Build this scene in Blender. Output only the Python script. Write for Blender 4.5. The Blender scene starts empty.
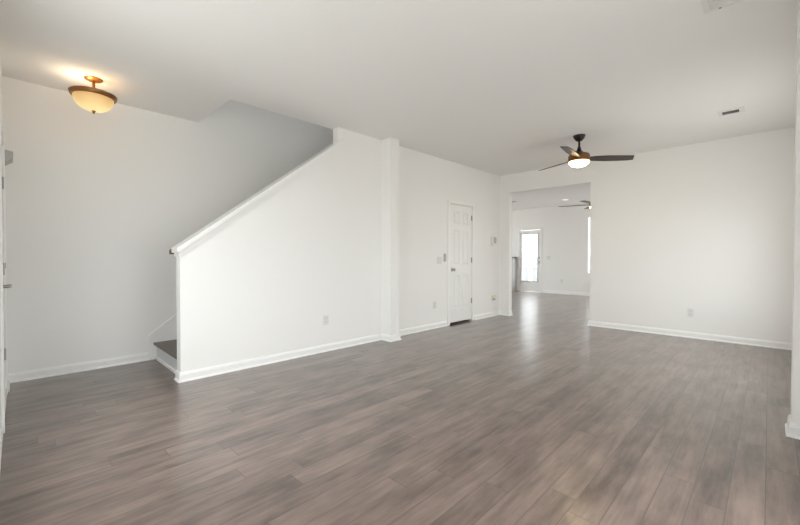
import bpy, bmesh, math, random
from mathutils import Vector, Matrix
random.seed(4)
S = bpy.context.scene
COL = S.collection
R = math.radians

# ------------------------------------------------------------------ camera, world, exposure
cd = bpy.data.cameras.new('camera'); cam = bpy.data.objects.new('camera', cd); COL.objects.link(cam)
cd.sensor_width = 36.0; cd.lens = 36.0 * 375.57 / 800.0; cd.clip_start = 0.02; cd.clip_end = 300
fw = Vector((-0.70090997, 0.71310599, -0.01432015)); rt = Vector((0.71316344, 0.70099623, 0.00148325))
up = rt.cross(fw)
cam.matrix_world = Matrix(((rt.x, up.x, -fw.x, 0), (rt.y, up.y, -fw.y, 0), (rt.z, up.z, -fw.z, 1.1398), (0, 0, 0, 1)))
S.camera = cam

W = bpy.data.worlds.new('overcast_sky'); S.world = W; W.use_nodes = True
bg = W.node_tree.nodes['Background']
bg.inputs[0].default_value = (0.97, 0.985, 1.0, 1); bg.inputs[1].default_value = 8.0
_n, _l = W.node_tree.nodes, W.node_tree.links      # overcast: brighter overhead than toward and below the horizon
_tc = _n.new('ShaderNodeTexCoord'); _sp = _n.new('ShaderNodeSeparateXYZ'); _l.new(_tc.outputs['Generated'], _sp.inputs[0])
_rp = _n.new('ShaderNodeValToRGB'); _mr = _n.new('ShaderNodeMapRange'); _mr.inputs['From Min'].default_value = -1
_l.new(_sp.outputs['Z'], _mr.inputs['Value']); _l.new(_mr.outputs[0], _rp.inputs[0]); _l.new(_rp.outputs[0], bg.inputs[0])
_e = _rp.color_ramp.elements
_e[0].position = .42; _e[0].color = (.60, .585, .56, 1); _e[1].position = .85; _e[1].color = (1.25, 1.26, 1.27, 1)
_q = _e.new(.52); _q.color = (.95, .96, .97, 1)

S.view_settings.view_transform = 'Standard'; S.view_settings.look = 'None'
S.view_settings.gamma = 1.0; S.view_settings.use_curve_mapping = False
S.view_settings.exposure = -0.17
S.cycles.max_bounces = 14; S.cycles.diffuse_bounces = 10; S.cycles.glossy_bounces = 5
S.cycles.transparent_max_bounces = 12; S.cycles.sample_clamp_indirect = 12
S.cycles.use_denoising = True

def portal(name, loc, rot, sx, sy):
    """guides sky light sampling through a window opening (a portal emits nothing itself)"""
    l = bpy.data.lights.new(name, 'AREA'); l.shape = 'RECTANGLE'; l.size = sx; l.size_y = sy
    l.cycles.is_portal = True
    o = bpy.data.objects.new(name, l); COL.objects.link(o); o.location = loc; o.rotation_euler = rot

# ------------------------------------------------------------------ dimensions
XD, XI, XE = -3.812, -3.925, -4.88          # stair/door wall face, its back, entry wall face
YW, YB, YB2, YF = -0.085, 6.69, 6.81, 11.85  # front wall, dividing wall faces, far wall
XR, XK = 0.314, -8.0
H, HU = 2.743, 5.4
portal('portal_front', (-2.4, YW - .13, 1.4), (R(90), 0, 0), 1.6, 1.7)
portal('portal_right', (XR + .13, 1.55, 1.05), (R(90), 0, R(90)), 1.5, 1.9)
portal('portal_dining', (XR + .13, 5.05, 1.25), (R(90), 0, R(90)), 1.5, 1.5)
portal('portal_stairwell', (XE - .13, 2.9, 4.35), (R(90), 0, R(-90)), .6, .7)
portal('portal_kitchen', (XK - .13, 9.15, 1.35), (R(90), 0, R(-90)), 2.5, 2.1)
portal('portal_far', (-2.68, YF + .13, 1.5), (R(90), 0, R(180)), 2.36, 1.71)
portal('portal_far_door', (-5.68, YF + .13, 1.1), (R(90), 0, R(180)), .62, 1.6)
portal('portal_far_right', (XR + .13, 10.7, 1.2), (R(90), 0, R(90)), 1.6, 2.2)

# ------------------------------------------------------------------ materials
def mat(name, col, rough=.5, metal=0, spec=.5, bump=None, emit=None):
    m = bpy.data.materials.new(name); m.use_nodes = True
    n = m.node_tree.nodes; l = m.node_tree.links; b = n['Principled BSDF']
    b.inputs['Base Color'].default_value = (*col, 1); b.inputs['Roughness'].default_value = rough
    b.inputs['Metallic'].default_value = metal; b.inputs['Specular IOR Level'].default_value = spec
    if emit: b.inputs['Emission Color'].default_value = (*emit[0], 1); b.inputs['Emission Strength'].default_value = emit[1]
    tc = n.new('ShaderNodeTexCoord'); no = n.new('ShaderNodeTexNoise')
    sc, st, var = bump or (40, .02, .03)
    no.inputs['Scale'].default_value = sc; no.inputs['Detail'].default_value = 3
    l.new(tc.outputs['Object'], no.inputs['Vector'])
    bp = n.new('ShaderNodeBump'); bp.inputs['Strength'].default_value = st; bp.inputs['Distance'].default_value = .002
    l.new(no.outputs['Fac'], bp.inputs['Height']); l.new(bp.outputs['Normal'], b.inputs['Normal'])
    hs = n.new('ShaderNodeMixRGB'); hs.blend_type = 'MULTIPLY'; hs.inputs[0].default_value = 1
    mr = n.new('ShaderNodeMapRange'); mr.inputs['To Min'].default_value = 1 - var; mr.inputs['To Max'].default_value = 1 + var
    l.new(no.outputs['Fac'], mr.inputs['Value'])
    hs.inputs[1].default_value = (*col, 1); l.new(mr.outputs[0], hs.inputs[2]); l.new(hs.outputs[0], b.inputs['Base Color'])
    return m
M = {}
M['wall'] = mat('wall_paint', (.90, .893, .877), .55, spec=.3, bump=(90, .05, .006))
M['ceil'] = mat('ceiling_paint', (.89, .882, .865), .8, spec=.2, bump=(60, .05, .006))
M['trim'] = mat('trim_paint', (.90, .897, .885), .35, bump=(30, .01, .004))
M['door'] = mat('door_paint', (.88, .876, .862), .4, bump=(30, .01, .004))
M['plastic'] = mat('white_plastic', (.78, .78, .76), .35)
M['greyplastic'] = mat('grey_plastic', (.50, .50, .49), .4)
M['cream'] = mat('cream_plastic', (.84, .82, .66), .4)
M['olive'] = mat('olive_plastic', (.42, .40, .28), .3)
M['dark'] = mat('dark_slot', (.05, .05, .05), .6)
M['nickel'] = mat('satin_nickel', (.42, .41, .39), .3, 1)
M['bronze'] = mat('dark_bronze', (.028, .02, .016), .4, .6)
M['brass'] = mat('antique_brass', (.52, .25, .07), .34, 1)
M['rim'] = mat('bronze_rim', (.34, .17, .065), .38, .9)
M['drum'] = mat('bronze_drum', (.20, .085, .03), .4, .4)
M['blade'] = mat('walnut_blade', (.036, .020, .014), .4, bump=(20, .05, .2))
M['oak'] = mat('handrail_wood', (.13, .075, .028), .4, bump=(30, .05, .2))
M['tread'] = mat('stair_tread_wood', (.15, .125, .105), .45, bump=(25, .06, .15))
M['riser'] = mat('riser_paint', (.72, .74, .76), .4)
M['counter'] = mat('dark_counter', (.05, .048, .045), .3)
M['shadewall'] = mat('wall_shade_paint', (.42, .42, .41), .6)  # grey holds the shade on the half wall's unlit front
M['fence'] = mat('fence_paint', (.23, .23, .235), .7)
M['siding'] = mat('pale_siding', (.5, .5, .5), .7)
M['deck'] = mat('deck_boards', (.12, .115, .11), .7)
M['grille'] = mat('grille_enamel', (.80, .79, .77), .5)
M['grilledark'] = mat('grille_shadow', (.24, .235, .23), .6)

def glass():
    m = bpy.data.materials.new('window_glass'); m.use_nodes = True
    n = m.node_tree.nodes; l = m.node_tree.links; n.clear()
    o = n.new('ShaderNodeOutputMaterial'); mx = n.new('ShaderNodeMixShader'); t = n.new('ShaderNodeBsdfTransparent'); g = n.new('ShaderNodeBsdfGlossy')
    t.inputs[0].default_value = (.95, .97, .97, 1); g.inputs['Roughness'].default_value = .02
    mx.inputs[0].default_value = .06
    l.new(t.outputs[0], mx.inputs[1]); l.new(g.outputs[0], mx.inputs[2]); l.new(mx.outputs[0], o.inputs[0])
    return m
M['glass'] = glass()

def lampglass(name, c1, c2, s1, s2, deep=.12):
    """glowing glass: hotter where one looks straight at it, deeper in tone toward its edge"""
    m = bpy.data.materials.new(name); m.use_nodes = True
    n = m.node_tree.nodes; l = m.node_tree.links; b = n['Principled BSDF']
    b.inputs['Base Color'].default_value = (.42, .30, .15, 1); b.inputs['Roughness'].default_value = .3
    tc = n.new('ShaderNodeTexCoord'); no = n.new('ShaderNodeTexNoise'); no.inputs['Scale'].default_value = 9
    l.new(tc.outputs['Object'], no.inputs['Vector'])
    sp = n.new('ShaderNodeSeparateXYZ'); l.new(tc.outputs['Object'], sp.inputs[0])
    # the lamp's bulb stands on the axis: glass low on the bowl is brightest
    ad = n.new('ShaderNodeMapRange'); ad.inputs['From Min'].default_value = 0; ad.inputs['From Max'].default_value = -deep
    l.new(sp.outputs['Z'], ad.inputs['Value'])
    mx = n.new('ShaderNodeMixRGB'); mx.inputs[1].default_value = (*c1, 1); mx.inputs[2].default_value = (*c2, 1)
    l.new(ad.outputs[0], mx.inputs[0]); l.new(mx.outputs[0], b.inputs['Emission Color'])
    st = n.new('ShaderNodeMapRange'); st.inputs['To Min'].default_value = s1; st.inputs['To Max'].default_value = s2
    l.new(ad.outputs[0], st.inputs['Value'])
    mu = n.new('ShaderNodeMath'); mu.operation = 'MULTIPLY'
    nr = n.new('ShaderNodeMapRange'); nr.inputs['To Min'].default_value = .85; nr.inputs['To Max'].default_value = 1.15
    l.new(no.outputs['Fac'], nr.inputs['Value']); l.new(st.outputs[0], mu.inputs[0]); l.new(nr.outputs[0], mu.inputs[1])
    l.new(mu.outputs[0], b.inputs['Emission Strength'])
    return m
M['alabaster'] = lampglass('alabaster_glass', (1, .56, .20), (1, .80, .38), .55, 1.0)
M['opal'] = lampglass('opal_glass', (1, .50, .15), (1, .80, .48), 1.6, 30, .035)
M['led'] = mat('led_lens', (.9, .9, .88), .4, emit=((1, .96, .9), 1.3))

def floor_mat():
    m = bpy.data.materials.new('dark_hardwood'); m.use_nodes = True
    n = m.node_tree.nodes; l = m.node_tree.links; b = n['Principled BSDF']
    def math_(op, a, c=None):
        q = n.new('ShaderNodeMath'); q.operation = op
        for i, v in ((0, a), (1, c)):
            if v is None: continue
            if isinstance(v, (int, float)): q.inputs[i].default_value = v
            else: l.new(v, q.inputs[i])
        return q.outputs[0]
    tc = n.new('ShaderNodeTexCoord'); sp = n.new('ShaderNodeSeparateXYZ'); l.new(tc.outputs['Object'], sp.inputs[0])
    PW, PL = .127, 1.25
    u = math_('DIVIDE', sp.outputs['X'], PW); row = math_('FLOOR', u); fu = math_('FRACT', u)
    wn = n.new('ShaderNodeTexWhiteNoise'); wn.noise_dimensions = '1D'; l.new(row, wn.inputs['W'])
    v = math_('DIVIDE', math_('ADD', sp.outputs['Y'], math_('MULTIPLY', wn.outputs['Value'], 3.7)), PL)
    cl = math_('FLOOR', v); fv = math_('FRACT', v)
    cb = n.new('ShaderNodeCombineXYZ'); l.new(row, cb.inputs[0]); l.new(cl, cb.inputs[1])
    wn2 = n.new('ShaderNodeTexWhiteNoise'); wn2.noise_dimensions = '2D'; l.new(cb.outputs[0], wn2.inputs['Vector'])
    # grain: noise stretched along the plank, shifted plank by plank
    gv = n.new('ShaderNodeCombineXYZ')
    l.new(math_('MULTIPLY', sp.outputs['X'], 24.0), gv.inputs[0])
    l.new(math_('ADD', math_('MULTIPLY', sp.outputs['Y'], 2.4), math_('MULTIPLY', wn2.outputs['Value'], 40)), gv.inputs[1])
    l.new(math_('MULTIPLY', wn2.outputs['Value'], 17), gv.inputs[2])
    g = n.new('ShaderNodeTexNoise'); g.inputs['Scale'].default_value = 1; g.inputs['Detail'].default_value = 5; g.inputs['Roughness'].default_value = .68
    l.new(gv.outputs[0], g.inputs['Vector'])
    # blotches in the stain
    bl = n.new('ShaderNodeTexNoise'); bl.inputs['Scale'].default_value = 2.6; bl.inputs['Detail'].default_value = 4
    mp = n.new('ShaderNodeMapping'); mp.inputs['Scale'].default_value = (2.4, 1.1, 1); l.new(tc.outputs['Object'], mp.inputs[0]); l.new(mp.outputs[0], bl.inputs['Vector'])
    tone = math_('ADD', math_('ADD', math_('MULTIPLY', wn2.outputs['Value'], .12), math_('MULTIPLY', g.outputs['Fac'], .60)), math_('MULTIPLY', bl.outputs['Fac'], .42))
    rp = n.new('ShaderNodeValToRGB'); l.new(tone, rp.inputs[0])
    e = rp.color_ramp.elements
    e[0].position = .42; e[0].color = (.078, .054, .045, 1)
    e[1].position = .74; e[1].color = (.240, .175, .146, 1)
    # seams
    su = math_('MINIMUM', fu, math_('SUBTRACT', 1.0, fu)); sv = math_('MINIMUM', fv, math_('SUBTRACT', 1.0, fv))
    ms = math_('MINIMUM', math_('MULTIPLY', su, PW), math_('MULTIPLY', sv, PL))
    sm = n.new('ShaderNodeMapRange'); sm.inputs['From Min'].default_value = .0008; sm.inputs['From Max'].default_value = .0028; l.new(ms, sm.inputs['Value'])
    mx = n.new('ShaderNodeMixRGB'); mx.inputs[1].default_value = (.085, .062, .054, 1); l.new(sm.outputs[0], mx.inputs[0]); l.new(rp.outputs[0], mx.inputs[2])
    l.new(mx.outputs[0], b.inputs['Base Color'])
    # hand-scraped ripples across the plank + seam grooves
    wv = n.new('ShaderNodeTexNoise'); wv.inputs['Scale'].default_value = 1; wv.inputs['Detail'].default_value = 2
    wvv = n.new('ShaderNodeCombineXYZ'); l.new(math_('MULTIPLY', sp.outputs['X'], 16), wvv.inputs[0]); l.new(math_('MULTIPLY', sp.outputs['Y'], 5), wvv.inputs[1]); l.new(math_('MULTIPLY', wn2.outputs['Value'], 9), wvv.inputs[2])
    l.new(wvv.outputs[0], wv.inputs['Vector'])
    hgt = math_('ADD', math_('MULTIPLY', wv.outputs['Fac'], .9), math_('MULTIPLY', sm.outputs[0], .12))
    hgt = math_('ADD', hgt, math_('MULTIPLY', g.outputs['Fac'], .25))
    bp = n.new('ShaderNodeBump'); bp.inputs['Strength'].default_value = .45; bp.inputs['Distance'].default_value = .005
    l.new(hgt, bp.inputs['Height']); l.new(bp.outputs['Normal'], b.inputs['Normal'])
    rr = n.new('ShaderNodeMapRange'); rr.inputs['To Min'].default_value = .285; rr.inputs['To Max'].default_value = .34
    l.new(bl.outputs['Fac'], rr.inputs['Value']); l.new(rr.outputs[0], b.inputs['Roughness'])
    b.inputs['Specular IOR Level'].default_value = .55
    b.inputs['Coat Weight'].default_value = .6; b.inputs['Coat Roughness'].default_value = .19; l.new(bp.outputs['Normal'], b.inputs['Coat Normal'])
    return m
M['floor'] = floor_mat()

# ------------------------------------------------------------------ mesh helpers
def obj(name, bm, m, parent=None, smooth=False, loc=None):
    me = bpy.data.meshes.new(name)
    bmesh.ops.remove_doubles(bm, verts=bm.verts, dist=1e-6)
    bmesh.ops.recalc_face_normals(bm, faces=bm.faces)
    if smooth:
        for f in bm.faces: f.smooth = True
        for e in bm.edges:
            if len(e.link_faces) == 2 and e.calc_face_angle(0) > R(35): e.smooth = False
    bm.to_mesh(me); bm.free()
    me.materials.append(M[m] if isinstance(m, str) else m)
    o = bpy.data.objects.new(name, me); COL.objects.link(o)
    if parent: o.parent = parent
    if loc: o.location = loc
    return o
def tag(o, label, cat, group=None, kind=None):
    o['label'] = label; o['category'] = cat
    if group: o['group'] = group
    if kind: o['kind'] = kind
    return o
def thing(name, label, cat, loc=(0, 0, 0), rz=0, group=None, kind=None):
    o = bpy.data.objects.new(name, None); COL.objects.link(o); o.location = loc; o.rotation_euler = (0, 0, rz)
    o.empty_display_size = .1
    return tag(o, label, cat, group, kind)
def box(bm, x0, x1, y0, y1, z0, z1, bev=0):
    t = bmesh.new()
    r = bmesh.ops.create_cube(t, size=1)
    for v in t.verts:
        v.co = Vector(((x0 + x1) / 2 + v.co.x * (x1 - x0), (y0 + y1) / 2 + v.co.y * (y1 - y0), (z0 + z1) / 2 + v.co.z * (z1 - z0)))
    if bev: bmesh.ops.bevel(t, geom=t.edges[:], offset=bev, segments=2, affect='EDGES', profile=.5)
    me = bpy.data.meshes.new('t'); t.to_mesh(me); t.free(); bm.from_mesh(me); bpy.data.meshes.remove(me)
    return bm
def bx(*a, **k): return box(bmesh.new(), *a, **k)
def prism(bm, pts, axis, a0, a1):
    """polygon pts in the two other axes (in x,y,z order) pushed along axis from a0 to a1"""
    def P(p, a):
        c = list(p); c.insert(axis, a); return Vector(c)
    A = [bm.verts.new(P(p, a0)) for p in pts]; B = [bm.verts.new(P(p, a1)) for p in pts]
    bm.faces.new(A); bm.faces.new(B[::-1])
    for i in range(len(pts)):
        j = (i + 1) % len(pts); bm.faces.new((A[i], B[i], B[j], A[j]))
    return bm
def gridwall(axis, a0, a1, u0, u1, z0, z1, holes):
    """wall slab with rectangular holes; axis 0: thickness in x, u = y; axis 1: thickness in y, u = x"""
    us = sorted({u0, u1, *[h[0] for h in holes], *[h[1] for h in holes]}); zs = sorted({z0, z1, *[h[2] for h in holes], *[h[3] for h in holes]})
    def solid(i, j):
        if i < 0 or j < 0 or i >= len(us) - 1 or j >= len(zs) - 1: return False
        u = (us[i] + us[i + 1]) / 2; z = (zs[j] + zs[j + 1]) / 2
        return not any(h[0] < u < h[1] and h[2] < z < h[3] for h in holes)
    bm = bmesh.new()
    def V(u, z, a): return bm.verts.new((a, u, z) if axis == 0 else (u, a, z))
    def face(*c): bm.faces.new([V(*q) for q in c])
    for i in range(len(us) - 1):
        for j in range(len(zs) - 1):
            if not solid(i, j): continue
            p, q, s, t = us[i], us[i + 1], zs[j], zs[j + 1]
            for a in (a0, a1): face((p, s, a), (q, s, a), (q, t, a), (p, t, a))
            if not solid(i - 1, j): face((p, s, a0), (p, t, a0), (p, t, a1), (p, s, a1))
            if not solid(i + 1, j): face((q, s, a0), (q, t, a0), (q, t, a1), (q, s, a1))
            if not solid(i, j - 1): face((p, s, a0), (q, s, a0), (q, s, a1), (p, s, a1))
            if not solid(i, j + 1): face((p, t, a0), (q, t, a0), (q, t, a1), (p, t, a1))
    bmesh.ops.remove_doubles(bm, verts=bm.verts, dist=1e-5)
    return bm
def lathe(bm, prof, n=40, z=0, cx=0, cy=0):
    rings = []
    for r, h in prof:
        if r < 1e-6: rings.append([bm.verts.new((cx, cy, z + h))])
        else: rings.append([bm.verts.new((cx + r * math.cos(2 * math.pi * k / n), cy + r * math.sin(2 * math.pi * k / n), z + h)) for k in range(n)])
    for a, b in zip(rings, rings[1:]):
        for k in range(n):
            k2 = (k + 1) % n
            if len(a) == 1 and len(b) == 1: continue
            if len(a) == 1: bm.faces.new((a[0], b[k], b[k2]))
            elif len(b) == 1: bm.faces.new((a[k], a[k2], b[0]))
            else: bm.faces.new((a[k], a[k2], b[k2], b[k]))
    return bm
def sweep(bm, path, prof, side=1):
    """profile (out, z) swept along an xy polyline with mitred corners; out goes to the left (side=1) of travel"""
    P = [Vector(p) for p in path]; rows = []
    for i, p in enumerate(P):
        d0 = (P[i] - P[i - 1]).normalized() if i else None
        d1 = (P[i + 1] - P[i]).normalized() if i < len(P) - 1 else None
        n0 = Vector((-d0.y, d0.x)) * side if d0 else None; n1 = Vector((-d1.y, d1.x)) * side if d1 else None
        if n0 is None: m = n1
        elif n1 is None: m = n0
        else: m = (n0 + n1) / (1 + n0.dot(n1))
        rows.append([bm.verts.new((p.x + m.x * o, p.y + m.y * o, z)) for o, z in prof])
    for a, b in zip(rows, rows[1:]):
        for k in range(len(prof)):
            k2 = (k + 1) % len(prof); bm.faces.new((a[k], a[k2], b[k2], b[k]))
    bm.faces.new(rows[0]); bm.faces.new(rows[-1][::-1])
    return bm
def struct(name, bm, m, label, cat): return tag(obj(name, bm, m), label, cat, kind='structure')

# ------------------------------------------------------------------ room shell
struct('floor', bx(XK - .12, XR + .12, YW - .12, YF + .12, -.12, 0), 'floor', 'dark brown hardwood plank floor running through both rooms', 'floor')
bm = bmesh.new()
for b in ((XE - .12, XI, YW - .12, 1.53), (XI, XR + .12, YW - .12, YB2), (XE - .12, XI, 4.86, YB2), (XK - .12, XR + .12, YB2, YF + .12)): box(bm, *b, H, H + .3)
struct('ceiling', bm, 'ceil', 'flat white ceiling with cut-out above the stairs', 'ceiling')

struct('wall_left', gridwall(0, XE - .12, XE, YW, 6.69, 0, HU, [(2.6, 3.2, 4.0, 4.7)]), 'wall', 'white wall behind the stairs, under the brass bowl light', 'wall')
SL = .75
def wt(y): return 1.152 + SL * (y - 1.03)      # top of the raking half wall under its cap
bm = prism(bmesh.new(), [(1.03, 0), (1.03, wt(1.03)), (2.79, wt(2.79)), (2.79, H), (YB, H), (YB, 0), (5.735, 0), (5.735, 2.055), (5.045, 2.055), (5.045, 0)], 0, XI, XD)
struct('wall_stairs', bm, 'wall', 'white wall with raking top beside the stairs, holding the panelled door', 'wall')
bm = bx(XI, XD, 1.4, 5.3, H + .3, HU); box(bm, XE, XI, 1.41, 1.53, H + .3, HU); box(bm, XE, XI, 5.2, 5.3, H + .3, HU); box(bm, XE - .12, XD, 1.3, 5.4, HU, HU + .1)
struct('wall_stairwell', bm, 'wall', 'upper stairwell walls above the ceiling cut-out', 'wall')
struct('wall_back', gridwall(1, YB, YB2, XE - .12, XR, 0, H, [(-3.61, -2.13, 0, 2.39)]), 'wall', 'white wall behind the ceiling fan, with wide cased opening', 'wall')
bm = bx(XD, -3.632, 3.515, 3.68, 0, H)
struct('column', bm, 'wall', 'square white pilaster standing off the stair wall', 'column')
struct('column', bx(.114, XR, 3.45, 3.63, 0, H), 'wall', 'white wall stub at the right edge of the photo', 'column')
struct('wall_right', gridwall(0, XR, XR + .12, YW - .12, YF + .12, 0, H, [(.8, 2.3, .1, 2.0), (4.3, 5.8, .5, 2.0), (9.9, 11.5, .1, 2.3)]), 'wall', 'white window wall behind the wall stub, mostly out of view', 'wall')  # openings past the stub are added to let in fill light
struct('wall_front', gridwall(1, YW - .12, YW, XE - .12, XR, 0, H, [(-4.47, -3.56, 0, 2.06), (-3.2, -1.6, .55, 2.25)]), 'wall', 'front wall with entry door, at the left edge of the photo', 'wall')
struct('wall_far', gridwall(1, YF, YF + .12, XK, XR, 0, H, [(-6.0, -5.27, 0, 2.06), (-3.86, -1.5, .65, 2.36)]), 'wall', 'far wall of the next room with glazed door', 'wall')
struct('wall_kitchen', gridwall(0, XK - .12, XK, YB2, YF + .12, 0, H, [(7.9, 10.4, .3, 2.4)]), 'wall', 'side wall of the far room, hidden behind the stair wall', 'wall')
struct('wall_kitchen_front', bx(XK - .12, XE - .12, YB, YB2, 0, H), 'wall', 'near wall of the far room, hidden behind the stair wall', 'wall')

# baseboards with shoe moulding
BP = [(0, 0), (.026, 0), (.0255, .007), (.022, .014), (.015, .018), (.014, .062), (.011, .070), (.009, .078), (.005, .085), (0, .085)]
def baseboard(name, path, label, side=-1): return struct(name, sweep(bmesh.new(), path, BP, side), 'trim', label, 'baseboard')
baseboard('baseboard_stairs', [(XI, 1.03), (XD, 1.03), (XD, 3.515), (-3.632, 3.515), (-3.632, 3.68), (XD, 3.68), (XD, 4.99)], 'white baseboard along stair wall and around the pilaster', -1)
baseboard('baseboard_hall', [(XD, 5.79), (XD, YB), (-3.61, YB), (-3.61, YB2)], 'white baseboard between the panelled door and the opening', -1)
baseboard('baseboard_back', [(-2.13, YB2), (-2.13, YB), (XR, YB), (XR, 3.63), (.114, 3.63), (.114, 3.45), (XR, 3.45), (XR, YW)], 'white baseboard along the back wall and the wall stub', -1)
baseboard('baseboard_left', [(-4.56, YW), (XE, YW), (XE, 1.0)], 'white baseboard along the entry wall ending at the stairs', -1)
struct('baseboard_front', sweep(bmesh.new(), [(XR, YW), (-3.47, YW)], [(0, 0), (.009, 0), (.009, .075), (.005, .085), (0, .085)], -1), 'trim', 'white baseboard along the front wall', 'baseboard')
baseboard('baseboard_far', [(-5.21, YF), (XR, YF)], 'white baseboard along the far wall, right of glazed door', -1)

# raking cap on the half wall
bm = bmesh.new()
def rake(y0, y1, dz0, dz1): return [(y0, wt(y0) + dz0), (y1, wt(y1) + dz0), (y1, wt(y1) + dz1), (y0, wt(y0) + dz1)]
t = bmesh.new()
prism(bm, rake(1.0, 2.79, .046, .092), 0, XI - .03, XD + .044)
prism(bm, rake(2.79, 2.86, .046, .092), 0, XD, XD + .044)
prism(bm, rake(1.018, 2.865, .0, .046), 0, XD, XD + .019)
prism(bm, rake(1.024, 2.868, -.022, .0), 0, XD, XD + .008)
prism(bm, rake(1.018, 2.79, .0, .046), 0, XI - .02, XI)
prism(bm, rake(1.018, 1.03, .0, .046), 0, XI, XD)
prism(bm, rake(1.03, 2.79, .0, .046), 0, XI, XD)
struct('trim_1', bm, 'trim', 'white moulded cap running up the raking stair wall', 'trim')

# ------------------------------------------------------------------ stairs
st = thing('staircase', 'staircase with dark treads and white risers behind the half wall', 'stairs', (0, 0, 0), kind='structure')
RUN, RISE, Y0 = .2535, .19, 1.075
for k in range(15):
    y = Y0 + k * RUN; z = (k + 1) * RISE
    t = bx(XE + .02, XI, y - .03, y + RUN + .0, z - .027, z, bev=.006); obj('tread', t, 'tread', st)
for k in range(16):
    y = Y0 + k * RUN; z = k * RISE
    obj('riser', bx(XE + .02, XI, y, y + .018, z, z + RISE - .027 if k < 15 else z + RISE - .01), 'riser', st)
def sk(y): return .27 + SL * (y - 1.0)
obj('skirt_board', prism(bmesh.new(), [(1.0, 0), (1.0, sk(1.0)), (4.84, sk(4.84)), (4.84, sk(4.84) - .45), (1.45, 0.0)], 0, XE, XE + .02), 'trim', st)
obj('shoe_molding', bx(XE + .02, XI, Y0 - .016, Y0, 0, .03, bev=.004), 'trim', st)

hr = thing('handrail', 'wooden stair handrail end showing past the tip of the white cap', 'handrail', (-4.0, 1.0, 1.148))
bm = bmesh.new()
prof = [(-.024, -.02), (.024, -.02), (.03, 0), (.026, .02), (.012, .03), (-.012, .03), (-.026, .02), (-.03, 0)]
n = 8; L = 1.95
rows = []
for y, z, s in ((-.004, .034, .7), (.003, .034, 1), (.03, .038, 1), (.055, .045, 1), (L, L * SL, 1)):   # level easing at the foot
    rows.append([bm.verts.new((px * s, y, z + pz * s)) for px, pz in prof])
for a, b in zip(rows, rows[1:]):
    for k in range(n): bm.faces.new((a[k], a[(k + 1) % n], b[(k + 1) % n], b[k]))
bm.faces.new(rows[0]); bm.faces.new(rows[-1][::-1])
obj('rail', bm, 'oak', hr)
for y in (.12, .95, 1.7):
    b = bmesh.new(); box(b, -.008, .008, y - .01, y + .01, y * SL - .06, y * SL - .02); box(b, -.008, .053, y - .01, y + .01, y * SL - .07, y * SL - .055); box(b, .046, .054, y - .03, y + .03, y * SL - .09, y * SL - .035)
    obj('bracket', b, 'brass', hr)

# ------------------------------------------------------------------ doors
def panel_leaf(w, h, t, panels, face=1):
    """door leaf in xz, centred thickness on y; panels (x0,x1,z0,z1) get a sunk moulded frame and raised field on both faces"""
    bm = gridwall(1, -t / 2, t / 2, 0, w, 0, h, panels)
    for (a, b, c, d) in panels:
        for s in (-1, 1):
            Y = s * t / 2
            lv = [(0, Y), (.010, Y - s * .014), (.028, Y - s * .014), (.044, Y - s * .002)]
            rings = [[bm.verts.new(q) for q in ((a + o, y, c + o), (b - o, y, c + o), (b - o, y, d - o), (a + o, y, d - o))] for o, y in lv]
            for p, q in zip(rings, rings[1:]):
                for k in range(4): bm.faces.new((p[k], p[(k + 1) % 4], q[(k + 1) % 4], q[k]))
            bm.faces.new(rings[-1])
    return bm
def six(w, h):
    a, b, c = .105 * w / .61, .045 * w / .61, w
    m0, m1 = w / 2 - .04, w / 2 + .04
    return [(x0, x1, z0, z1) for (x0, x1) in ((a, m0), (m1, w - a)) for (z0, z1) in ((.22, .80), (.97, 1.56), (1.66, h - .12))]
def casing(bm, x0, x1, z1, wd=.057, t=.017, y=0):
    for (a, b, c, d) in ((x0 - wd, x0, 0, z1 + wd), (x1, x1 + wd, 0, z1 + wd), (x0, x1, z1, z1 + wd)):
        box(bm, a, b, y - t, y, c, d, bev=.004)
    return bm
def jamb(bm, x0, x1, z1, depth, t=.016):
    box(bm, x0, x0 + t, 0, depth, 0, z1); box(bm, x1 - t, x1, 0, depth, 0, z1); box(bm, x0 + t, x1 - t, 0, depth, z1 - t, z1)
    return bm
def knob(parent, x, z, y, name='door_knob', m='nickel'):
    b = lathe(bmesh.new(), [(0, 0), (.032, 0), (.032, .004), (.026, .008), (.012, .010), (.011, .028), (.018, .034), (.027, .044), (.028, .054), (.022, .064), (.010, .068), (0, .069)], 24)
    bmesh.ops.rotate(b, verts=b.verts, cent=(0, 0, 0), matrix=Matrix.Rotation(R(90), 3, 'X'))
    return obj(name, b, m, parent, smooth=True, loc=(x, y, z))
def hinge(parent, x, z, y):
    b = lathe(bmesh.new(), [(0, -.05), (.004, -.048), (.007, -.045), (.007, .045), (.004, .048), (0, .05)], 12)
    box(b, -.02, .02, .004, .008, -.044, .044)
    return obj('hinge', b, 'nickel', parent, loc=(x, y, z))

# six-panel closet door in the stair wall: local x runs along world +y, local -y faces the room
d1 = thing('door_1', 'white six-panel closet door with round knob in stair wall', 'door', (XD, 5.045, 0), R(90), kind='structure')
# with rz = 90 deg: local x -> world y, local y -> world -x
wo = .69
obj('casing', casing(bmesh.new(), 0.012, wo - .012, 2.043), 'trim', d1)
obj('jamb', jamb(bmesh.new(), 0, wo, 2.055, .113), 'trim', d1)
wl = wo - .032 - .006
obj('leaf', panel_leaf(wl, 2.0, .035, six(wl, 2.0)), 'door', d1, loc=(.019, .022, .034))
knob(d1, .019 + .07, .93, .0045)
for z in (.36, 1.09, 1.84): hinge(d1, wo - .019, z, -.003)

# entry door in the front wall
d2 = thing('door_2', 'white entry door with dark hinges and lever, at the left edge', 'door', (-3.56, YW, 0), R(180), kind='structure')
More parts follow.
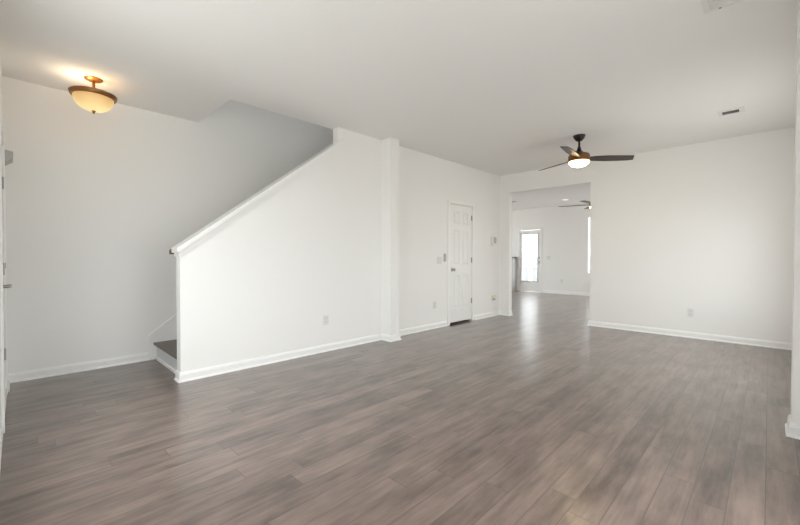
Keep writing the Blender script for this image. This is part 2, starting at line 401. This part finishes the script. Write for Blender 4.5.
# rz = 180: local x -> -x, local y -> -y ; local -y faces the room
wo = .91
obj('casing', casing(bmesh.new(), .012, wo - .012, 2.048, wd=.07, t=.016), 'trim', d2)
obj('jamb', jamb(bmesh.new(), 0, wo, 2.06, .12), 'trim', d2)
wl = wo - .038
obj('leaf', panel_leaf(wl, 2.02, .044, six(wl, 2.02)), 'door', d2, loc=(.019, .0235, .012))
obj('threshold', bx(.016, wo - .016, .0475, .115, 0, .01), 'nickel', d2)
obj('sill_strip', bx(.012, wo - .012, -.012, .0, 0, .06, bev=.003), 'trim', d2)
for z in (.34, 1.04, 1.74): hinge(d2, wo - .02, z, -.004)
b = lathe(bmesh.new(), [(0, 0), (.03, 0), (.03, .006), (.012, .01), (.011, .045), (0, .047)], 20)
bmesh.ops.rotate(b, verts=b.verts, cent=(0, 0, 0), matrix=Matrix.Rotation(R(90), 3, 'X'))
box(b, -.008, .11, -.056, -.042, -.009, .009, bev=.004)
obj('lever_handle', b, 'nickel', d2, smooth=True, loc=(.08, .0015, .94))
b = lathe(bmesh.new(), [(0, 0), (.03, 0), (.028, .012), (0, .014)], 20)
bmesh.ops.rotate(b, verts=b.verts, cent=(0, 0, 0), matrix=Matrix.Rotation(R(90), 3, 'X'))
box(b, -.006, .006, -.03, -.012, -.018, .018, bev=.002)
obj('deadbolt', b, 'nickel', d2, loc=(.08, .0015, 1.08))

# full-glass door in the far wall
d3 = thing('door_3', 'white full-glass exterior door in the far room', 'door', (-6.0, YF, 0), 0, kind='structure')
wo = .73
obj('casing', casing(bmesh.new(), .01, wo - .01, 2.05), 'trim', d3)
obj('jamb', jamb(bmesh.new(), 0, wo, 2.06, .12), 'trim', d3)
wl = wo - .038; ga, gb, gc, gd = .055, wl - .085, .34, 1.90
leaf = obj('leaf', gridwall(1, -.022, .022, 0, wl, 0, 2.02, [(ga, gb, gc, gd)]), 'door', d3, loc=(.019, .03, .012))
b = bmesh.new()
for (p, q, r_, s_) in ((ga - .02, ga + .008, gc - .02, gd + .02), (gb - .008, gb + .02, gc - .02, gd + .02), (ga + .008, gb - .008, gc - .02, gc + .008), (ga + .008, gb - .008, gd - .008, gd + .02)):
    box(b, p, q, -.03, -.022, r_, s_, bev=.002)
obj('glass_frame', b, 'greyplastic', leaf)
obj('glass_pane', bx(ga, gb, -.004, .004, gc, gd), 'glass', leaf)
knob(d3, wl - .02, .98, .009)
b = lathe(bmesh.new(), [(0, 0), (.03, 0), (.028, .015), (0, .02)], 20)
bmesh.ops.rotate(b, verts=b.verts, cent=(0, 0, 0), matrix=Matrix.Rotation(R(90), 3, 'X'))
obj('deadbolt', b, 'nickel', d3, loc=(wl - .02, .009, 1.125))

# ------------------------------------------------------------------ windows
def window(name, label, loc, rz, w, h, units, sill=True):
    """local x along the wall, local -y into the room, origin at lower corner of the opening"""
    t = thing(name, label, 'window', loc, rz, kind='structure')
    f = bmesh.new(); g = bmesh.new()
    box(f, 0, .03, .02, .09, 0, h); box(f, w - .03, w, .02, .09, 0, h); box(f, .03, w - .03, .02, .09, 0, .03); box(f, .03, w - .03, .02, .09, h - .03, h)
    uw = (w - .06) / units
    for k in range(units):
        a = .03 + k * uw; b_ = a + uw
        if k: box(f, a - .02, a + .02, .025, .085, .03, h - .03)
        box(f, a + .02, b_ - .02, .035, .075, h / 2 - .022, h / 2 + .022)
        for (c, d) in ((.03, h / 2 - .022), (h / 2 + .022, h - .03)): box(g, a + (.02 if k else 0), b_ - (.02 if k < units - 1 else 0), .053, .058, c, d)
    obj('frame', f, 'trim', t); obj('glass_pane', g, 'glass', t)
    obj('sill', bx(0, w, -.006, .02, -.012, 0, bev=.003), 'trim', t)
    return t
window('window_1', 'white front window beside the entry door, out of view', (-1.6, YW, .55), R(180), 1.6, 1.7, 2)
window('window_2', 'white side window nearer than the right wall stub, out of view', (XR, 2.3, .1), R(-90), 1.5, 1.9, 2)
window('fill_window_dining', 'added dining side window for fill light, hidden behind the wall stub', (XR, 5.8, .5), R(-90), 1.5, 1.5, 1)  # unseen window added to give the dining area more light
window('fill_window_stairwell', 'added upper stairwell window for fill light, above the ceiling cut-out', (XE, 2.6, 4.0), R(90), .6, .7, 1)  # added high up, unseen, to lift the light on the entry wall
window('fill_window_kitchen', 'added kitchen window for fill light, hidden behind the stair wall', (XK, 7.9, .3), R(90), 2.5, 2.1, 2)  # unseen window added to brighten the far room
window('window_3', 'bright window in far room, beside the opening', (-3.86, YF, .65), 0, 2.36, 1.71, 3)
window('fill_window_far_right', 'added side window for fill light in the far room, hidden behind the back wall', (XR, 11.5, .1), R(-90), 1.6, 2.2, 2)  # added out of sight as extra side light for the far room

# ------------------------------------------------------------------ half wall with counter in the far room
pw = thing('half_wall', 'low half wall, shade painted in grey, with dark ledge inside the opening', 'half wall', (-6.97, 11.5, 0), 0, kind='structure')
obj('panel', bx(0, .86, 0, .34, 0, 1.12), 'shadewall', pw)
obj('ledge', bx(-.02, .88, -.03, .345, 1.12, 1.15, bev=.005), 'counter', pw)

# ------------------------------------------------------------------ ceiling lights and fans
cl = thing('ceiling_light', 'lit alabaster bowl light on brass stem under entry ceiling', 'ceiling light', (-4.367, .493, H))
obj('canopy', lathe(bmesh.new(), [(0, 0), (.068, 0), (.068, -.006), (.060, -.014), (.040, -.020), (.018, -.026), (0, -.026)], 36), 'brass', cl, True)
obj('stem', lathe(bmesh.new(), [(0, -.024), (.011, -.024), (.011, -.05), (.015, -.056), (.011, -.062), (.011, -.18), (0, -.18)], 18), 'brass', cl, True)
obj('ring', lathe(bmesh.new(), [(.150, -.140), (.171, -.136), (.174, -.141), (.166, -.166), (.160, -.171), (.146, -.171), (.146, -.155), (.150, -.140)], 56), 'rim', cl, True)
arm = bmesh.new()
for k in range(3):
    a = R(30 + 120 * k); t = bx(.008, .152, -.006, .006, -.154, -.144)
    bmesh.ops.rotate(t, verts=t.verts, cent=(0, 0, 0), matrix=Matrix.Rotation(a, 3, 'Z'))
    me = bpy.data.meshes.new('t'); t.to_mesh(me); t.free(); arm.from_mesh(me); bpy.data.meshes.remove(me)
obj('spider', arm, 'brass', cl)
prof = [(.147 * math.cos(R(a)) ** .8 if a < 90 else 0, -.169 - .118 * math.sin(R(a))) for a in range(0, 91, 6)]
bowl = obj('bowl', lathe(bmesh.new(), [(r, h + .169) for r, h in prof], 56), 'alabaster', cl, True, loc=(0, 0, -.169))
obj('finial', lathe(bmesh.new(), [(0, -.282), (.016, -.286), (.017, -.290), (.009, -.295), (.011, -.301), (.004, -.312), (0, -.314)], 20), 'brass', cl, True)
def bulb(name, loc, col, watts, rad):
    l = bpy.data.lights.new(name, 'POINT'); l.color = col; l.energy = watts; l.shadow_soft_size = rad
    o = bpy.data.objects.new(name, l); COL.objects.link(o); o.location = loc
bulb('ceiling_light_bulb', (-4.367, .493 - .07, H - .15), (1, .85, .64), 3, .03)

def blade_mesh(Rt=.68, pitch=-15):
    bm = bmesh.new()
    # outline: root .13 -> tip, slightly wider towards the middle, tip cut at a slant; +y side leads
    lead = [(.10, .040), (.20, .058), (.35, .068), (.50, .066), (.62, .060), (Rt, .046)]
    trail = [(Rt - .03, -.056), (.50, -.064), (.35, -.068), (.20, -.060), (.10, -.040)]
    pts = lead + trail
    A = [bm.verts.new((x, y, .004)) for x, y in pts]; B = [bm.verts.new((x, y, -.004)) for x, y in pts]
    bm.faces.new(A); bm.faces.new(B[::-1])
    for i in range(len(pts)):
        j = (i + 1) % len(pts); bm.faces.new((A[i], B[i], B[j], A[j]))
    bmesh.ops.rotate(bm, verts=bm.verts, cent=(0, 0, 0), matrix=Matrix.Rotation(R(pitch), 3, 'X'))
    return bm
def fan(label, loc, rod, angles, Rt, pitch=-15):
    t = thing('ceiling_fan', label, 'ceiling fan', loc, 0)
    obj('canopy', lathe(bmesh.new(), [(0, 0), (.074, 0), (.073, -.012), (.060, -.040), (.038, -.066), (.022, -.074), (0, -.074)], 32), 'bronze', t, True)
    obj('downrod', lathe(bmesh.new(), [(0, -.07), (.0125, -.07), (.0125, -rod), (0, -rod)], 16), 'bronze', t, True)
    z = -rod
    obj('yoke', lathe(bmesh.new(), [(0, .012), (.020, .012), (.022, -.006), (.030, -.03), (.046, -.05), (.080, -.068), (.115, -.080), (.124, -.088), (0, -.088)], 32, z=z), 'bronze', t, True)
    obj('motor_housing', lathe(bmesh.new(), [(0, -.086), (.11, -.086), (.126, -.092), (.131, -.102), (.131, -.168), (.126, -.174), (0, -.174)], 48, z=z), 'drum', t, True)
    for a in angles:
        b = obj('blade', blade_mesh(Rt, pitch), 'blade', t, loc=(0, 0, z - .138)); b.rotation_euler = (0, 0, R(a))
    pr = [(.126 * math.cos(R(q)), -.075 * math.sin(R(q))) for q in range(0, 91, 9)]; pr[-1] = (0, pr[-1][1])
    obj('light_shade', lathe(bmesh.new(), pr, 48), 'opal', t, True, loc=(0, 0, z - .172))
    return t
fan('dark three-blade ceiling fan with lit opal shade in front room', (-1.803, 5.2, H), .165, (-84, 40, 156), .70)
fan('dark ceiling fan partly hidden by the opening, in far room', (-2.465, 8.092, H), .41, [195 + 72 * k for k in range(5)], .70, -3)

rl = thing('recessed_light', 'small round lit downlight in the far room ceiling', 'ceiling light', (-4.047, 10.647, H))
obj('trim_ring', lathe(bmesh.new(), [(.08, 0), (.105, 0), (.105, -.006), (.085, -.010), (.08, -.008), (.08, 0)], 32), 'trim', rl)
obj('lens', lathe(bmesh.new(), [(0, -.004), (.08, -.004), (.08, -.0005), (0, -.0005)], 32), 'led', rl)
dv = thing('ceiling_vent', 'small grey ceiling register in far room, just inside the opening', 'vent', (-5.35, 10.0, H), R(0))
obj('vent_frame', bx(-.18, .18, -.08, .08, -.008, 0, bev=.002), 'grille', dv)
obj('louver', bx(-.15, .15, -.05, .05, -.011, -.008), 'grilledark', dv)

# supply register in the main ceiling and return grille near the top of the photo
vt = thing('ceiling_vent', 'white ceiling register with dark slots, beyond the fan on the right', 'vent', (-.32, 5.50, H))
obj('vent_frame', gridwall(1, -.008, 0, -.105, .115, -.09, .09, [(-.07, .07, -.055, .055)]), 'grille', vt).rotation_euler = (R(90), 0, 0)
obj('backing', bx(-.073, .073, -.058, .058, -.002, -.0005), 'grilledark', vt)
for k in range(5):
    y = -.044 + k * .022
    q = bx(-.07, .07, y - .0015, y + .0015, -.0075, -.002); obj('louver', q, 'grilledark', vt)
rg = thing('return_air_grille', 'square white return grille at the top edge of the photo', 'vent', (-.05, 2.89, H))
w = .27
obj('grille_frame', gridwall(1, -.014, 0, -w, w, -w, w, [(-w + .03, w - .03, -w + .03, w - .03)]), 'grille', rg).rotation_euler = (R(90), 0, 0)
obj('backing', bx(-w + .028, w - .028, -w + .028, w - .028, -.003, -.0005), 'grille', rg)
b = bmesh.new()
for k in range(24):
    y = -w + .04 + k * (2 * w - .08) / 23; box(b, -w + .03, w - .03, y - .003, y + .003, -.008, -.003)
obj('louver', b, 'grille', rg)
for x in (-.19, .19): obj('latch', lathe(bmesh.new(), [(0, -.018), (.008, -.018), (.008, -.014), (0, -.014)], 12), 'nickel', rg, loc=(x, w - .014, 0))

# ------------------------------------------------------------------ wall plates and controls (local x along the wall, local -y into the room)
def outlet(label, loc, rz):
    t = thing('wall_outlet', label, 'outlet', loc, rz, 'duplex wall outlets')
    obj('cover_plate', bx(-.035, .035, -.006, 0, -.058, .058, bev=.002), 'plastic', t)
    for z in (-.022, .022):
        r = obj('receptacle', bx(-.017, .017, -.0085, -.006, z - .015, z + .015, bev=.001), 'plastic', t)
        b = bmesh.new(); box(b, -.008, -.0055, -.0088, -.0084, z - .004, z + .006); box(b, .0055, .008, -.0088, -.0084, z - .004, z + .006); box(b, -.002, .002, -.0088, -.0084, z - .011, z - .007)
        obj('slot', b, 'dark', r)
    return t
outlet('white outlet low on the wall under the raking stair cap', (XD, 2.604, .379), R(90))
outlet('white outlet low on the wall, between pilaster and panelled door', (XD, 4.673, .374), R(90))
outlet('white outlet low on the back wall, right of the opening', (-.789, YB, .359), 0)
outlet('white outlet low on the wall beside the far glazed door', (-4.60, YF, .40), 0)
outlet('white outlet behind the cream plug-in near the corner', (XD, 6.44, .345), R(90))
def switch(label, loc, rz, gang):
    t = thing('light_switch', label, 'switch', loc, rz, 'light switches')
    w = .035 + .023 * (gang - 1)
    obj('cover_plate', bx(-w, w, -.006, 0, -.058, .058, bev=.002), 'plastic', t)
    for k in range(gang):
        x = (k - (gang - 1) / 2) * .046; obj('rocker', bx(x - .016, x + .016, -.010, -.006, -.033, .033, bev=.002), 'plastic', t)
    return t
switch('white two-gang light switch, left of the panelled closet door', (XD, 4.79, 1.09), R(90), 2)
switch('white light switch on the far wall, right of glazed door', (-5.01, YF, 1.13), 0, 2)

rc = thing('wall_control', 'narrow grey fan control on wall beside the panelled door', 'wall control', (XD, 4.925, 1.135), R(90))
obj('holder', bx(-.026, .026, -.012, 0, -.07, .065, bev=.003), 'greyplastic', rc)
obj('keypad', bx(-.02, .02, -.02, -.012, -.055, .055, bev=.003), 'greyplastic', rc)
th = thing('thermostat', 'white thermostat box on wall between door and corner', 'thermostat', (XD, 6.43, 1.455), R(90))
obj('body', bx(-.055, .055, -.05, -.006, -.08, .08, bev=.008), 'trim', th)
obj('back_plate', bx(-.065, .065, -.006, 0, -.09, .09, bev=.002), 'plastic', th)
obj('display', bx(-.045, .05, -.052, -.0501, -.05, .07), 'greyplastic', th)
pf = thing('plug_in_freshener', 'cream plug-in freshener in the outlet near the corner', 'air freshener', (XD + .009, 6.44, .365), R(90))
obj('body', bx(-.028, .028, -.045, 0, -.02, .045, bev=.01), 'cream', pf)
obj('refill_bottle', bx(-.018, .018, -.042, -.008, -.05, -.0205, bev=.006), 'olive', pf)
ch = thing('doorbell_chime', 'grey chime box high on the front wall, left edge', 'door chime', (-4.70, YW, 2.0), R(180))
obj('body', prism(bmesh.new(), [(0, -.075), (-.06, -.03), (-.065, .035), (0, .045)], 0, -.09, .09), 'greyplastic', ch)
obj('back_plate', bx(-.095, .095, -.004, 0, -.08, .05), 'plastic', ch)

# ------------------------------------------------------------------ outside the far room
pk = thing('porch_post', 'white porch post outside the glazed door', 'post', (-6.12, 12.9, -.1))
obj('shaft', bx(-.045, .045, -.045, .045, 0, 2.9, bev=.006), 'trim', pk)
struct('deck', bx(-9, 1, YF + .13, 13.6, -.2, -.02), 'deck', 'grey porch deck outside the glazed door', 'deck')
fe = thing('fence', 'grey board fence outside the glazed door', 'fence', (-9, 17.5, -.25))
b = bmesh.new()
for k in range(60): box(b, k * .15, k * .15 + .14, 0, .02, 0, 1.4)
obj('board_panel', b, 'fence', fe)
obj('rail', bx(0, 9, -.03, 0, .9, 1.0), 'siding', fe)
struct('ground', bx(-40, 30, 13.6, 60, -.35, -.25), 'fence', 'ground outside beyond the porch', 'ground')
nb = thing('neighbour_house', 'pale sided house seen through the door glass', 'house', (-13, 24, -.25))
obj('wall', bx(0, 9, 0, 7, 0, 5.5), 'siding', nb)
for x in (2.2, 5.0): obj('window', bx(x, x + 1.0, -.03, 0, 2.4, 4.2), 'fence', nb)
obj('roof', prism(bmesh.new(), [(-.4, 5.5), (7.4, 5.5), (3.5, 7.6)], 0, -.3, 9.3), 'deck', nb)
